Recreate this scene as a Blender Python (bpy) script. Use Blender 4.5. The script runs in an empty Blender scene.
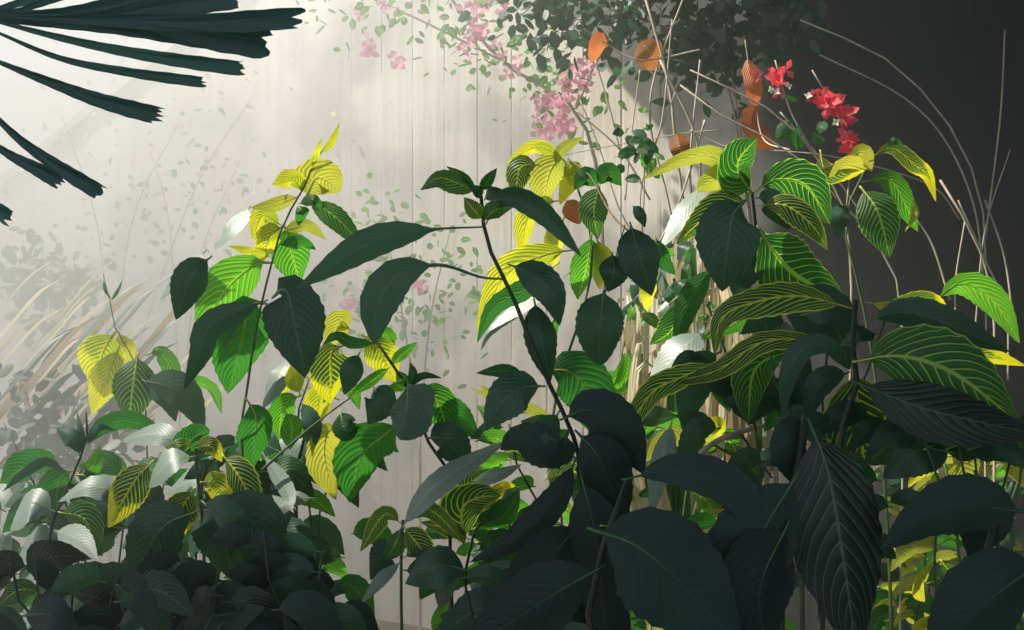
import bpy, math, random
from mathutils import Vector, Matrix, noise
random.seed(7)
SC = bpy.context.scene
COL = SC.collection

# ------------------------------------------------------------------ camera, sky, sun, exposure
F = 1000.0                                   # focal length in pixels of the 1024 x 630 frame
CZ = 1.5
cam_d = bpy.data.cameras.new('camera'); cam_d.sensor_width = 36; cam_d.lens = 36 * F / 1024
cam = bpy.data.objects.new('camera', cam_d); COL.objects.link(cam)
cam.location = (0, 0, CZ); cam.rotation_euler = (math.pi / 2, 0, 0)
cam_d.clip_start = 0.05
SC.camera = cam

SC.view_settings.view_transform = 'Standard'
SC.view_settings.look = 'None'
SC.view_settings.gamma = 1
SC.view_settings.use_curve_mapping = False
SC.view_settings.exposure = -0.12

world = bpy.data.worlds.new('sky'); SC.world = world; world.use_nodes = True
bg = world.node_tree.nodes['Background']
bg.inputs[0].default_value = (0.72, 0.88, 1.0, 1); bg.inputs[1].default_value = 0.80

LDIR = Vector((-0.60, -0.04, 0.80)).normalized()      # towards the sun
sun_d = bpy.data.lights.new('sun', 'SUN'); sun_d.energy = 9.6; sun_d.angle = math.radians(1.2)
sun_d.color = (1.0, 0.925, 0.79)
sun = bpy.data.objects.new('sun', sun_d); COL.objects.link(sun)
sun.rotation_euler = LDIR.to_track_quat('Z', 'Y').to_euler(); sun.location = (-3, 0, 6)

SC.cycles.use_denoising = True
SC.cycles.max_bounces = 8
SC.cycles.transmission_bounces = 5
SC.cycles.volume_bounces = 1
SC.cycles.sample_clamp_indirect = 4

# ------------------------------------------------------------------ helpers
def at(u, v, y):
    return Vector(((u - 512) / F * y, y, CZ + (315 - v) / F * y))

def nodes_of(name):
    m = bpy.data.materials.new(name); m.use_nodes = True
    nt = m.node_tree; nt.nodes.clear()
    out = nt.nodes.new('ShaderNodeOutputMaterial')
    return m, nt, out

class NB:
    """small node builder"""
    def __init__(s, nt): s.nt = nt
    def n(s, t, **k):
        nd = s.nt.nodes.new(t)
        for a, b in k.items(): setattr(nd, a, b)
        return nd
    def put(s, sock, val):
        if isinstance(val, bpy.types.NodeSocket): s.nt.links.new(val, sock)
        else: sock.default_value = val
    def m(s, op, a, b=0.0, c=0.0):
        nd = s.n('ShaderNodeMath', operation=op); s.put(nd.inputs[0], a); s.put(nd.inputs[1], b); s.put(nd.inputs[2], c)
        return nd.outputs[0]
    def step(s, x, lo, hi):
        nd = s.n('ShaderNodeMapRange', interpolation_type='SMOOTHSTEP')
        s.put(nd.inputs[0], x); s.put(nd.inputs[1], lo); s.put(nd.inputs[2], hi)
        return nd.outputs[0]
    def mix(s, f, a, b):
        nd = s.n('ShaderNodeMix', data_type='RGBA'); s.put(nd.inputs[0], f)
        s.put(nd.inputs[6], a if isinstance(a, bpy.types.NodeSocket) else (*a, 1)); s.put(nd.inputs[7], b if isinstance(b, bpy.types.NodeSocket) else (*b, 1))
        return nd.outputs[2]
    def noise(s, scale, detail=3, vec=None):
        nd = s.n('ShaderNodeTexNoise'); nd.inputs['Scale'].default_value = scale; nd.inputs['Detail'].default_value = detail
        if vec: s.nt.links.new(vec, nd.inputs['Vector'])
        return nd.outputs[0]

def leaf_material(name, green, green2, vein, vw=0.10, edge=0.0, tip=0.0, nveins=12, slope=0.34, trans=0.5,
                  gain=(1.6, 2.0, 0.9), rough=0.42, spec=0.5, mid=0.05, bmp=0.45):
    """A leaf: lamina with branching side veins; vw = width of coloured veins, edge = coloured rim, tip = how far the
    vein colour floods the lamina from the tip."""
    m, nt, out = nodes_of(name); b = NB(nt)
    uv = b.n('ShaderNodeUVMap').outputs[0]
    sep = b.n('ShaderNodeSeparateXYZ'); nt.links.new(uv, sep.inputs[0])
    s = b.m('ABSOLUTE', b.m('MULTIPLY_ADD', sep.outputs[0], 2.0, -1.0)); v = sep.outputs[1]
    wob = b.m('MULTIPLY', b.m('SUBTRACT', b.noise(3.0, 2, uv), 0.5), 0.05)
    ph = b.m('MULTIPLY', b.m('ADD', b.m('SUBTRACT', v, b.m('MULTIPLY', b.m('POWER', s, 1.25), slope)), wob), nveins)
    d = b.m('ABSOLUTE', b.m('SUBTRACT', b.m('FRACT', ph), 0.5))          # 0.5 at a vein
    dist = b.m('SUBTRACT', 0.5, d)
    w_here = b.m('MULTIPLY', b.m('SUBTRACT', 1.15, b.m('MULTIPLY', s, 0.5)), vw)
    veinm = b.m('SUBTRACT', 1.0, b.step(dist, b.m('MULTIPLY', w_here, 0.45), b.m('ADD', w_here, 0.03)))
    midm = b.m('SUBTRACT', 1.0, b.step(s, mid * 0.6, mid * 1.6))
    mask = b.m('MAXIMUM', veinm, midm)
    if edge > 0: mask = b.m('MAXIMUM', mask, b.step(s, 1 - edge, 1 - edge * 0.4))
    if tip > 0:
        tn = b.m('ADD', b.m('ADD', v, b.m('MULTIPLY', s, 0.25)), b.m('MULTIPLY', b.m('SUBTRACT', b.noise(9, 2, uv), 0.5), 0.3))
        mask = b.m('MAXIMUM', mask, b.step(tn, 1.12 - tip, 1.28 - tip))
    g = b.mix(b.noise(4, 3, uv), green, green2)
    info = b.n('ShaderNodeObjectInfo').outputs['Random']
    hsv = b.n('ShaderNodeHueSaturation'); nt.links.new(g, hsv.inputs['Color'])
    b.put(hsv.inputs['Value'], b.m('MULTIPLY_ADD', info, 0.5, 0.75)); b.put(hsv.inputs['Hue'], b.m('MULTIPLY_ADD', info, -0.03, 0.515))
    col = b.mix(mask, hsv.outputs[0], vein)
    bump = b.n('ShaderNodeBump'); bump.inputs['Strength'].default_value = bmp; bump.inputs['Distance'].default_value = 0.003
    h = b.m('ADD', b.m('MULTIPLY', b.step(dist, 0.0, 0.45), 1.0), b.m('MULTIPLY', b.noise(30, 2, uv), 0.25))
    nt.links.new(h, bump.inputs['Height'])
    pr = b.n('ShaderNodeBsdfPrincipled'); nt.links.new(col, pr.inputs['Base Color']); nt.links.new(bump.outputs[0], pr.inputs['Normal'])
    pr.inputs['Roughness'].default_value = rough; pr.inputs['Specular IOR Level'].default_value = spec
    tr = b.n('ShaderNodeBsdfTranslucent'); nt.links.new(bump.outputs[0], tr.inputs['Normal'])
    mul = b.n('ShaderNodeMix', data_type='RGBA', blend_type='MULTIPLY'); mul.inputs[0].default_value = 1; mul.clamp_result = False
    nt.links.new(col, mul.inputs[6]); mul.inputs[7].default_value = (*gain, 1)
    nt.links.new(mul.outputs[2], tr.inputs[0])
    ms = b.n('ShaderNodeMixShader'); ms.inputs[0].default_value = trans
    nt.links.new(pr.outputs[0], ms.inputs[1]); nt.links.new(tr.outputs[0], ms.inputs[2]); nt.links.new(ms.outputs[0], out.inputs[0])
    return m

def plain(name, c1, c2, scale=20, rough=0.7, trans=0.0, bumpd=0.0, stretch=None, spec=0.3):
    m, nt, out = nodes_of(name); b = NB(nt)
    tc = b.n('ShaderNodeTexCoord').outputs['Object']
    if stretch:
        mp = b.n('ShaderNodeMapping'); mp.inputs['Scale'].default_value = stretch; nt.links.new(tc, mp.inputs[0]); tc = mp.outputs[0]
    nz = b.noise(scale, 4, tc)
    col = b.mix(b.step(nz, 0.3, 0.7), c1, c2)
    pr = b.n('ShaderNodeBsdfPrincipled'); nt.links.new(col, pr.inputs['Base Color']); pr.inputs['Roughness'].default_value = rough
    pr.inputs['Specular IOR Level'].default_value = spec
    if bumpd:
        bp = b.n('ShaderNodeBump'); bp.inputs['Strength'].default_value = 0.8; bp.inputs['Distance'].default_value = bumpd
        nt.links.new(nz, bp.inputs['Height']); nt.links.new(bp.outputs[0], pr.inputs['Normal'])
    last = pr.outputs[0]
    if trans:
        tr = b.n('ShaderNodeBsdfTranslucent'); nt.links.new(col, tr.inputs[0])
        ms = b.n('ShaderNodeMixShader'); ms.inputs[0].default_value = trans
        nt.links.new(last, ms.inputs[1]); nt.links.new(tr.outputs[0], ms.inputs[2]); last = ms.outputs[0]
    nt.links.new(last, out.inputs[0])
    return m

M = {}
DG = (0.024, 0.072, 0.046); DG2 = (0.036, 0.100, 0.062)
M['green'] = leaf_material('green_leaf', (0.018, 0.10, 0.028), (0.030, 0.145, 0.035), (0.09, 0.23, 0.06), vw=0.05)
M['vgreen'] = leaf_material('rimmed_green_leaf', (0.018, 0.10, 0.028), (0.028, 0.14, 0.035), (0.34, 0.48, 0.09), vw=0.055, edge=0.06, mid=0.06)
M['lime'] = leaf_material('lime_leaf', (0.045, 0.20, 0.025), (0.085, 0.27, 0.03), (0.34, 0.50, 0.09), vw=0.075)
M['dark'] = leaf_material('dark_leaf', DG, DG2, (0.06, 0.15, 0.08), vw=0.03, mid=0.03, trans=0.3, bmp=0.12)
M['var'] = leaf_material('veined_leaf', DG, (0.035, 0.16, 0.04), (0.36, 0.50, 0.10), vw=0.085, edge=0.05, mid=0.05)
M['vary'] = leaf_material('yellow_veined_leaf', DG, (0.03, 0.14, 0.035), (0.60, 0.58, 0.08), vw=0.12, edge=0.13, mid=0.06)
M['tip'] = leaf_material('yellow_tipped_leaf', DG, (0.05, 0.17, 0.04), (0.70, 0.63, 0.03), vw=0.10, edge=0.10, tip=0.45, gain=(1.25, 1.35, 0.8))
M['yellow'] = leaf_material('yellow_leaf', (0.22, 0.36, 0.03), (0.45, 0.50, 0.03), (0.78, 0.72, 0.05), vw=0.17, edge=0.12, tip=0.6, gain=(1.15, 1.25, 0.9))
M['gold'] = leaf_material('golden_leaf', (0.42, 0.48, 0.05), (0.58, 0.58, 0.06), (0.72, 0.72, 0.16), vw=0.08, gain=(1.1, 1.1, 0.9))
M['pale'] = leaf_material('sheen_leaf', (0.11, 0.17, 0.13), (0.15, 0.21, 0.17), (0.22, 0.28, 0.23), vw=0.05, rough=0.48, spec=1.0, trans=0.08, bmp=0.08)  # sun sheen put into the whitened base, on top of real gloss
M['shaded_var'] = leaf_material('shaded_veined_leaf', (0.020, 0.032, 0.026), (0.026, 0.042, 0.032), (0.075, 0.12, 0.07), vw=0.05, mid=0.03, trans=0.2, bmp=0.3)  # darker copy of the veined leaf, shade put into its colour
M['shaded'] = leaf_material('shaded_leaf', (0.021, 0.038, 0.033), (0.027, 0.048, 0.041), (0.036, 0.062, 0.050), vw=0.03, mid=0.02, trans=0.15, bmp=0.07, rough=.6, spec=.3)  # shade of the near and low leaves put into this darker colour
M['palm'] = leaf_material('palm_leaf', (0.030, 0.095, 0.080), (0.038, 0.11, 0.09), (0.045, 0.12, 0.10), vw=0.02, nveins=2, trans=0.2, gain=(1, 1.2, .8))
M['orange'] = leaf_material('orange_leaf', (0.50, 0.17, 0.05), (0.60, 0.25, 0.08), (0.60, 0.27, 0.09), vw=0.04, gain=(1.1, 1.0, 0.8))
M['brown'] = leaf_material('brown_leaf', (0.30, 0.10, 0.03), (0.45, 0.17, 0.05), (0.5, 0.22, 0.08), vw=0.04, gain=(1.1, 1.0, 0.8))
M['straw'] = leaf_material('straw_leaf', (0.60, 0.52, 0.34), (0.74, 0.67, 0.50), (0.80, 0.74, 0.58), vw=0.03, nveins=3, gain=(1.1, 1.0, 0.9), trans=0.3)
M['pink'] = plain('pink_bract', (0.92, 0.34, 0.52), (0.95, 0.58, 0.70), 30, 0.6, 0.5)
M['red'] = plain('red_bract', (0.85, 0.06, 0.10), (0.90, 0.18, 0.20), 40, 0.6, 0.45)
M['white'] = plain('cream_floret', (0.80, 0.76, 0.60), (0.9, 0.86, 0.7), 40, 0.6, 0.3)
M['stem'] = plain('green_stem', (0.06, 0.11, 0.04), (0.10, 0.14, 0.06), 40, 0.6)
M['stemdark'] = plain('dark_stem', (0.030, 0.045, 0.030), (0.05, 0.05, 0.035), 40, 0.5)
M['rib'] = plain('pale_midrib', (0.16, 0.27, 0.15), (0.22, 0.32, 0.19), 40, 0.5)
M['ribd'] = plain('green_midrib', (0.05, 0.13, 0.05), (0.08, 0.18, 0.07), 40, 0.5)
M['riby'] = plain('yellow_midrib', (0.50, 0.55, 0.10), (0.60, 0.60, 0.14), 40, 0.5)
M['bark'] = plain('brown_bark', (0.12, 0.08, 0.05), (0.22, 0.16, 0.10), 30, 0.9, bumpd=0.003)
M['twig'] = plain('grey_twig', (0.30, 0.25, 0.19), (0.45, 0.38, 0.30), 30, 0.8)
M['vine'] = plain('pale_vine', (0.42, 0.35, 0.26), (0.58, 0.50, 0.40), 30, 0.8)
M['soil'] = plain('brown_soil', (0.05, 0.035, 0.02), (0.11, 0.08, 0.05), 6, 0.95, bumpd=0.03)
M['shade_board'] = plain('shade_slab_board', (0.06, 0.06, 0.06), (0.10, 0.09, 0.08), 6, 0.9)  # surface of the unseen slabs added to cast shade
RIB = {'dark': 'rib', 'shaded_var': 'ribd', 'shaded': 'ribd', 'palm': 'ribd', 'green': 'riby', 'lime': 'riby', 'vgreen': 'riby', 'var': 'riby', 'vary': 'riby', 'tip': 'riby', 'yellow': 'riby', 'gold': 'riby',
       'pale': 'rib', 'orange': 'bark', 'brown': 'bark', 'straw': 'vine'}

def link_mesh(name, verts, faces, mat, parent=None, uvs=None, smooth=True):
    me = bpy.data.meshes.new(name); me.from_pydata([tuple(v) for v in verts], [], faces)
    if uvs:
        l = me.uv_layers.new(name='UVMap')
        for p in me.polygons:
            for li in p.loop_indices: l.data[li].uv = uvs[me.loops[li].vertex_index]
    if smooth: me.polygons.foreach_set('use_smooth', [True] * len(me.polygons))
    me.materials.append(M[mat] if isinstance(mat, str) else mat)
    o = bpy.data.objects.new(name, me); COL.objects.link(o)
    if parent: o.parent = parent
    return o

def spline(pts, n):
    """Catmull-Rom through pts, n+1 samples, even in parameter"""
    P = [pts[0] * 2 - pts[1]] + list(pts) + [pts[-1] * 2 - pts[-2]]
    k = len(pts) - 1; out = []
    for i in range(n + 1):
        x = i / n * k; j = min(int(x), k - 1); t = x - j
        a, b, c, d = P[j:j + 4]
        out.append(0.5 * ((2 * b) + (c - a) * t + (2 * a - 5 * b + 4 * c - d) * t * t + (3 * b - a - 3 * c + d) * t ** 3))
    return out

def even(pts, n):
    """resample evenly by length"""
    S = spline(pts, 40); L = [0]
    for a, b in zip(S, S[1:]): L.append(L[-1] + (b - a).length)
    out = []; j = 0
    for i in range(n + 1):
        d = L[-1] * i / n
        while j < len(L) - 2 and L[j + 1] < d: j += 1
        t = (d - L[j]) / max(1e-9, L[j + 1] - L[j]); out.append(S[j].lerp(S[j + 1], min(1, max(0, t))))
    return out, L[-1]

def tube_data(cs, rad, sides=6):
    V, Fc = [], []; n = len(cs); ref = None
    for i, c in enumerate(cs):
        t = (cs[min(n - 1, i + 1)] - cs[max(0, i - 1)]).normalized()
        if ref is None: ref = Vector((0, -1, 0)) if abs(t.y) < .9 else Vector((1, 0, 0))
        a = (ref - t * ref.dot(t)).normalized(); ref = a; b = t.cross(a)
        r = rad(i / (n - 1)) if callable(rad) else rad
        for k in range(sides):
            an = 2 * math.pi * k / sides; V.append(c + a * math.cos(an) * r + b * math.sin(an) * r)
    for i in range(n - 1):
        for k in range(sides):
            Fc.append((i * sides + k, i * sides + (k + 1) % sides, (i + 1) * sides + (k + 1) % sides, (i + 1) * sides + k))
    Fc.append(tuple(range(sides - 1, -1, -1))); Fc.append(tuple((n - 1) * sides + k for k in range(sides)))
    return V, Fc

def tube(name, pts, r0, r1, mat, parent=None, n=None, sides=6):
    n = n or max(4, 4 * (len(pts) - 1))
    cs, _ = even(pts, n) if len(pts) > 1 else (pts, 0)
    V, Fc = tube_data(cs, lambda t: r0 + (r1 - r0) * t, sides)
    return link_mesh(name, V, Fc, mat, parent)

def thing(name, label, cat, loc, group=None):
    o = bpy.data.objects.new(name, None); o.empty_display_size = 0.1; COL.objects.link(o); o.location = loc
    o['label'] = label; o['category'] = cat
    if group: o['group'] = group
    return o
def tag(o, label, cat, group=None, kind=None):
    o['label'] = label
    if cat: o['category'] = cat
    if group: o['group'] = group
    if kind: o['kind'] = kind
    return o

def profile(t, shape):
    if shape == 'ovate':                      # narrow stalk, broad belly, drawn-out tip
        if t < 0.10: return 0.03 + 0.4 * t
        x = (t - 0.10) / 0.90
        return 0.07 * (1 - x) + (math.sin(math.pi * x ** 0.80) ** 0.85) * (1 - 0.22 * x)
    if shape == 'stalk':
        if t < 0.26: return 0.05 + 0.1 * t
        x = (t - 0.26) / 0.74
        return 0.08 * (1 - x) + (math.sin(math.pi * x ** 0.85) ** 0.9) * (1 - 0.2 * x)
    if shape == 'droop':
        if t < 0.42: return 0.05 + 0.12 * t
        x = (t - 0.42) / 0.58
        return 0.1 * (1 - x) + max(0.0, math.sin(math.pi * x ** 0.95)) ** 0.8
    if shape == 'round':
        if t < 0.06: return 0.05
        x = (t - 0.06) / 0.94
        return math.sin(math.pi * x ** 0.75) ** 0.6
    if shape == 'strap':
        return min(1, 0.25 + 3.5 * t) * min(1, (1 - t) * 4) ** 0.8 + 0.01
    if shape == 'blunt':                      # fan palm segment, torn end
        return min(1, 0.22 + 0.95 * t)
    return math.sin(math.pi * t)

def leaf_mesh(C, width, normals, shape='ovate', fold=0.22, wave=0.03, cup=0.0, n=None, m=4, seed=0.0, ragged=False):
    """blade surface round a centre line C (n+1 points); normals = facing vector per point"""
    n = len(C) - 1; V, Fc, UV = [], [], []
    for i, c in enumerate(C):
        t = i / n
        T = (C[min(n, i + 1)] - C[max(0, i - 1)]).normalized()
        N = normals(t) if callable(normals) else normals
        N = (N - T * N.dot(T))
        N = N.normalized() if N.length > 1e-4 else Vector((0, -1, 0))
        S = T.cross(N)
        w = max(0.0, profile(t, shape)) * width / 2
        ser = 1 + (0.035 if i % 2 else -0.03) * (1 if shape != 'strap' else 0.3)
        for k in range(-m, m + 1):
            s = k / m; a = abs(s)
            edge = ser if a == 1 else 1
            off = S * (s * w * edge)
            z = -fold * a * w * (1 - 0.25 * a) + wave * width * math.sin(t * 17 + seed + (0.8 if s > 0 else 2.6)) * a * a * (0.15 + w / width)
            V.append(c + off - N * (-z)); UV.append(((s + 1) / 2, t))
    q = 2 * m + 1
    for i in range(n):
        for k in range(q - 1):
            Fc.append((i * q + k, i * q + k + 1, (i + 1) * q + k + 1, (i + 1) * q + k))
    if ragged:                                # torn, toothed far end
        T = (C[-1] - C[-2]).normalized()
        for k in range(q):
            V[n * q + k] = V[n * q + k] + T * width * random.uniform(-0.25, 0.45)
            V[(n - 1) * q + k] = V[(n - 1) * q + k] + T * width * random.uniform(-0.08, 0.08)
    return V, Fc, UV

HV = (LDIR + Vector((0, -1, 0))).normalized()     # facing halfway to the sun: a blade that catches its glint
def leaf(parent, pts, w, mat, y, lit='n', dy=0.0, roll=None, shape='ovate', fold=0.22, wave=0.03, rib=True, name='leaf', label=None, tilt=None):
    """pts: where the centre line runs as seen from the viewpoint, y its distance, dy how much farther its tip is.
    lit 'b' turns the blade's far face to the sun, 'f' the near one."""
    P = [Vector(p) for p in pts]
    chord = at(*pts[-1], y) - at(*pts[0], y); L = chord.length; Tn = chord.normalized()
    if lit in 'bf':
        sg = -1 if lit == 'b' else 1
        if tilt is None: tilt = random.uniform(.35, .6)
        dy = dy + sg * L * tilt * max(-1, min(1, Tn.dot(LDIR) * 1.6))
        p = Tn.cross(Vector((0, 1, 0)))
        if roll is None:
            roll = math.copysign(random.uniform(.45, .75), sg * p.dot(LDIR)) * min(1, abs(p.dot(LDIR)) * 1.8)
    elif roll is None: roll = random.uniform(-.3, .3)
    if lit == 'g':
        dy = L * (HV.z * Tn.z + HV.x * Tn.x) / -HV.y; roll = 0
    p = Tn.cross(Vector((0, 1, 0)))
    N = Vector((0, -1, 0)) * math.cos(roll) + p * math.sin(roll)
    if lit == 'g': N = HV; w = w * 1.25; fold *= .4; wave *= .4
    W = [at(a, b, y + dy * (i / (len(pts) - 1)) ** 1.3 - 0.02 * math.sin(math.pi * i / (len(pts) - 1))) for i, (a, b) in enumerate(pts)]
    width = w / F * y / max(0.5, math.cos(roll))
    nn = 22 if w > 14 else 12
    C, _ = even(W, nn)
    tw = random.uniform(-.25, .25)
    base = parent.location if parent else Vector()
    C = [c - base for c in C]
    V, Fc, UV = leaf_mesh(C, width, lambda t: N + p * tw * (t - .4), shape, fold, wave, m=4 if w > 14 else 2, seed=random.uniform(0, 6))
    o = link_mesh(name, V, Fc, mat, parent, UV)
    if label: o['label'] = label
    if rib and w > 12:
        rr = min(0.0018, 0.0006 + width * 0.012)
        V, Fc = tube_data([c - N * 0.0012 for c in C[:-1]], lambda t: rr * (1.15 - t), 5)
        link_mesh('midrib', V, Fc, RIB[mat], o)
    return o

def stem(parent, pts, y, r0, r1, mat='stem', ground=True, name='stem'):
    """pts from the top down; the last point goes on down to the ground"""
    base = parent.location
    yy = y if isinstance(y, (list, tuple)) else [y] * len(pts)
    W = [at(a, b, q) for (a, b), q in zip(pts, yy)]
    if ground:
        e = W[-1]; g = parent.location
        W += [e.lerp(Vector((g.x, g.y, 0)), .35) + Vector((0.01, 0, 0)), Vector((g.x, g.y, -0.02))]
    return tube(name, [p - base for p in W], r1, r0, mat, parent, sides=8)

def shoot(name, label, cat, foot, y, group=None):
    p = at(foot, 630, y)
    return thing(name, label, cat, (p.x, y, 0), group)

# ------------------------------------------------------------------ the setting
def box(name, lo, hi, mat, parent=None):
    x0, y0, z0 = lo; x1, y1, z1 = hi
    V = [(x0, y0, z0), (x1, y0, z0), (x1, y1, z0), (x0, y1, z0), (x0, y0, z1), (x1, y0, z1), (x1, y1, z1), (x0, y1, z1)]
    Fc = [(0, 3, 2, 1), (4, 5, 6, 7), (0, 1, 5, 4), (1, 2, 6, 5), (2, 3, 7, 6), (3, 0, 4, 7)]
    return link_mesh(name, [Vector(v) for v in V], Fc, mat, parent, smooth=False)

def wall_material():
    m, nt, out = nodes_of('weathered_plaster'); b = NB(nt)
    tc = b.n('ShaderNodeTexCoord').outputs['Object']
    sep = b.n('ShaderNodeSeparateXYZ'); nt.links.new(tc, sep.inputs[0])
    big = b.noise(1.3, 5, tc)
    mp = b.n('ShaderNodeMapping'); mp.inputs['Scale'].default_value = (9, 9, 0.5); nt.links.new(tc, mp.inputs[0])
    streak = b.noise(2.0, 4, mp.outputs[0])
    c = b.mix(b.step(big, .35, .7), (0.56, 0.52, 0.46), (0.72, 0.68, 0.61))
    c = b.mix(b.m('MULTIPLY', b.step(streak, .45, .75), .25), c, (0.33, 0.30, 0.24))
    grey = b.step(b.noise(1.5, 6, tc), .48, .62)
    c = b.mix(b.m("MULTIPLY", grey, .8), c, (0.34, 0.34, 0.31))
    # shade on the right hand stretch, put into the colour with an uneven border
    shade_mask = b.step(b.m('ADD', sep.outputs[0], b.m('MULTIPLY', b.m('SUBTRACT', b.noise(1.6, 4, tc), .5), 1.0)), .85, 1.25)
    c = b.mix(shade_mask, c, (0.050, 0.054, 0.053))
    # boards: a narrow groove every 0.17 m
    fr = b.m('ABSOLUTE', b.m('SUBTRACT', b.m('FRACT', b.m('MULTIPLY', sep.outputs[0], 5.6)), .5))
    groove = b.m('MULTIPLY', b.step(fr, .46, .495), b.m('MULTIPLY', b.m('MULTIPLY', b.step(b.noise(2.2, 2, tc), .4, .7), b.m('MULTIPLY', b.step(sep.outputs[0], -1.3, -.2), b.m('SUBTRACT', 1.0, b.step(sep.outputs[0], .7, 1.0)))), .7))
    c = b.mix(b.m('MULTIPLY', groove, b.m('SUBTRACT', 1.0, shade_mask)), c, (0.20, 0.18, 0.15))
    pr = b.n('ShaderNodeBsdfPrincipled'); nt.links.new(c, pr.inputs['Base Color']); pr.inputs['Roughness'].default_value = .9
    pr.inputs['Specular IOR Level'].default_value = .1
    bp = b.n('ShaderNodeBump'); bp.inputs['Strength'].default_value = .7; bp.inputs['Distance'].default_value = .02
    h = b.m('SUBTRACT', b.m('ADD', b.m('MULTIPLY', big, .3), b.m('MULTIPLY', streak, .5)), groove)
    nt.links.new(h, bp.inputs['Height']); nt.links.new(bp.outputs[0], pr.inputs['Normal'])
    nt.links.new(pr.outputs[0], out.inputs[0])
    return m
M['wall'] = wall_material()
M['offwhite'] = plain('off_white_surface', (0.80, 0.78, 0.72), (0.86, 0.84, 0.80), 2, .9)

# boarded wall across the back; its top steps up along a slope on the left
def wy(x): return 4.6 - 0.5 * x              # the wall's face
ang = math.atan2(-0.5, 1)
pa = Vector((0, 4.6, 0))
def wall_point(u, v):
    k = (u - 512) / F; y = 4.6 / (1 + .5 * k); return at(u, v, y)
wl = bpy.data.objects.new('tmp', None)
ca, sa = math.cos(ang), math.sin(ang)
def to_local(p): d = p - pa; return Vector((d.x * ca + d.y * sa, 0, p.z))
outline = [Vector((-5.5, 0, -0.1)), Vector((3.6, 0, -0.1)), Vector((3.6, 0, 3.4)), Vector((-0.9, 0, 3.4)),
           to_local(wall_point(250, -18)), to_local(wall_point(0, 184)), to_local(wall_point(-90, 258)), Vector((-5.5, 0, 0.9))]
V = [Vector((p.x, 0, p.z)) for p in outline] + [Vector((p.x, .16, p.z)) for p in outline]; k = len(outline)
Fc = [tuple(range(k)), tuple(range(2 * k - 1, k - 1, -1))] + [(i, i + k, (i + 1) % k + k, (i + 1) % k) for i in range(k)]
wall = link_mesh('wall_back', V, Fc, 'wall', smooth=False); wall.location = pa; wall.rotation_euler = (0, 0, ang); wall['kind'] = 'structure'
# capping strip with rivets along the slope
a, b_ = to_local(wall_point(-90, 258)), to_local(wall_point(250, -18))
d = (b_ - a).normalized(); nrm = Vector((-d.z, 0, d.x))
Vt = []
for q in (a, b_):
    for yy in (-.035, .19):
        for o_ in (-0.03, .02): Vt.append(Vector((q.x, yy, q.z)) + nrm * o_)
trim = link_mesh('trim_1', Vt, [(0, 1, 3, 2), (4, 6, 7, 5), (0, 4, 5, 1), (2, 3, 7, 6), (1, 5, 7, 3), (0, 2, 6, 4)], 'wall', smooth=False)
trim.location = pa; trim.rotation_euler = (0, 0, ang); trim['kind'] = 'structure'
L_ = (b_ - a).length; V, Fc = [], []
for i in range(34):
    c = a + d * (L_ * (i + .5) / 34) - nrm * .075 + Vector((0, -.004, 0)); s0 = len(V)
    for j in range(6): V.append(c + Vector((math.cos(j * 1.047) * .008, 0, math.sin(j * 1.047) * .008)))
    V.append(c + Vector((0, -.006, 0)))
    for j in range(6): Fc.append((s0 + j, s0 + (j + 1) % 6, s0 + 6))
rv = link_mesh('rivets', V, Fc, 'offwhite', trim); rv['kind'] = 'stuff'
fw = box('sky_backdrop', (-9, 7.4, -.1), (-0.8, 7.6, 6.5), 'offwhite'); fw['kind'] = 'structure'  # white panel added beyond the wall to stand in for bright sky
fw.rotation_euler = (0, 0, 0)
# ground
V, Fc = [], []
gx, gy = 40, 36
for j in range(gy + 1):
    for i in range(gx + 1):
        x = -6 + 12 * i / gx; y = -2 + 11 * j / gy
        V.append(Vector((x, y, 0.03 * noise.noise(Vector((x * 2, y * 2, 0))))))
for j in range(gy):
    for i in range(gx):
        q = j * (gx + 1) + i; Fc.append((q, q + 1, q + gx + 2, q + gx + 1))
g = link_mesh('floor', V, Fc, 'soil'); g['kind'] = 'structure'
# unseen slabs and side wall, added to shade the right and the near planting
rz = 3.35
slab = box('shade_slab', (-0.16, 1.72, rz), (3.3, 5.2, rz + .1), 'shade_board'); slab['kind'] = 'structure'
slab2 = box('shade_slab_near', (-3.2, -1.6, rz), (3.3, 1.72, rz + .1), 'shade_board'); slab2['kind'] = 'structure'
wr = box('added_wall_right', (3.1, -1.6, -.1), (3.3, 5.0, rz), 'wall'); wr['kind'] = 'structure'

# mist: a real body of haze, densest on the left where the spray drifts
mm, nt, out = nodes_of('mist'); b = NB(nt)
geo = b.n('ShaderNodeNewGeometry').outputs['Position']
sep = b.n('ShaderNodeSeparateXYZ'); nt.links.new(geo, sep.inputs[0])
xs = b.m('ADD', sep.outputs[0], b.m('MULTIPLY', sep.outputs[2], 0.0))
grad = b.m('SUBTRACT', 1.0, b.step(xs, -0.7, 0.62))
nz = b.step(b.noise(1.7, 3, geo), .36, .66)
far = b.step(sep.outputs[1], 2.35, 3.3)
near = b.m('MULTIPLY', b.m('SUBTRACT', 1.0, b.step(xs, -1.5, -.30)), .19)
dens = b.m('ADD', b.m('ADD', b.m('MULTIPLY', b.m('MULTIPLY', grad, far), b.m('MULTIPLY_ADD', nz, .25, .17)), near), .024)
vs = b.n('ShaderNodeVolumeScatter'); nt.links.new(dens, vs.inputs['Density']); vs.inputs['Color'].default_value = (.97, .97, .95, 1)
vs.inputs['Anisotropy'].default_value = 0.1
nt.links.new(vs.outputs[0], out.inputs['Volume'])
mist = box('drifting_mist', (-4.6, 1.0, 0.02), (2.6, 7.0, 3.3), mm)
tag(mist, 'pale sunlit mist drifting between the plants and the wall', 'mist', kind='stuff')

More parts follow.
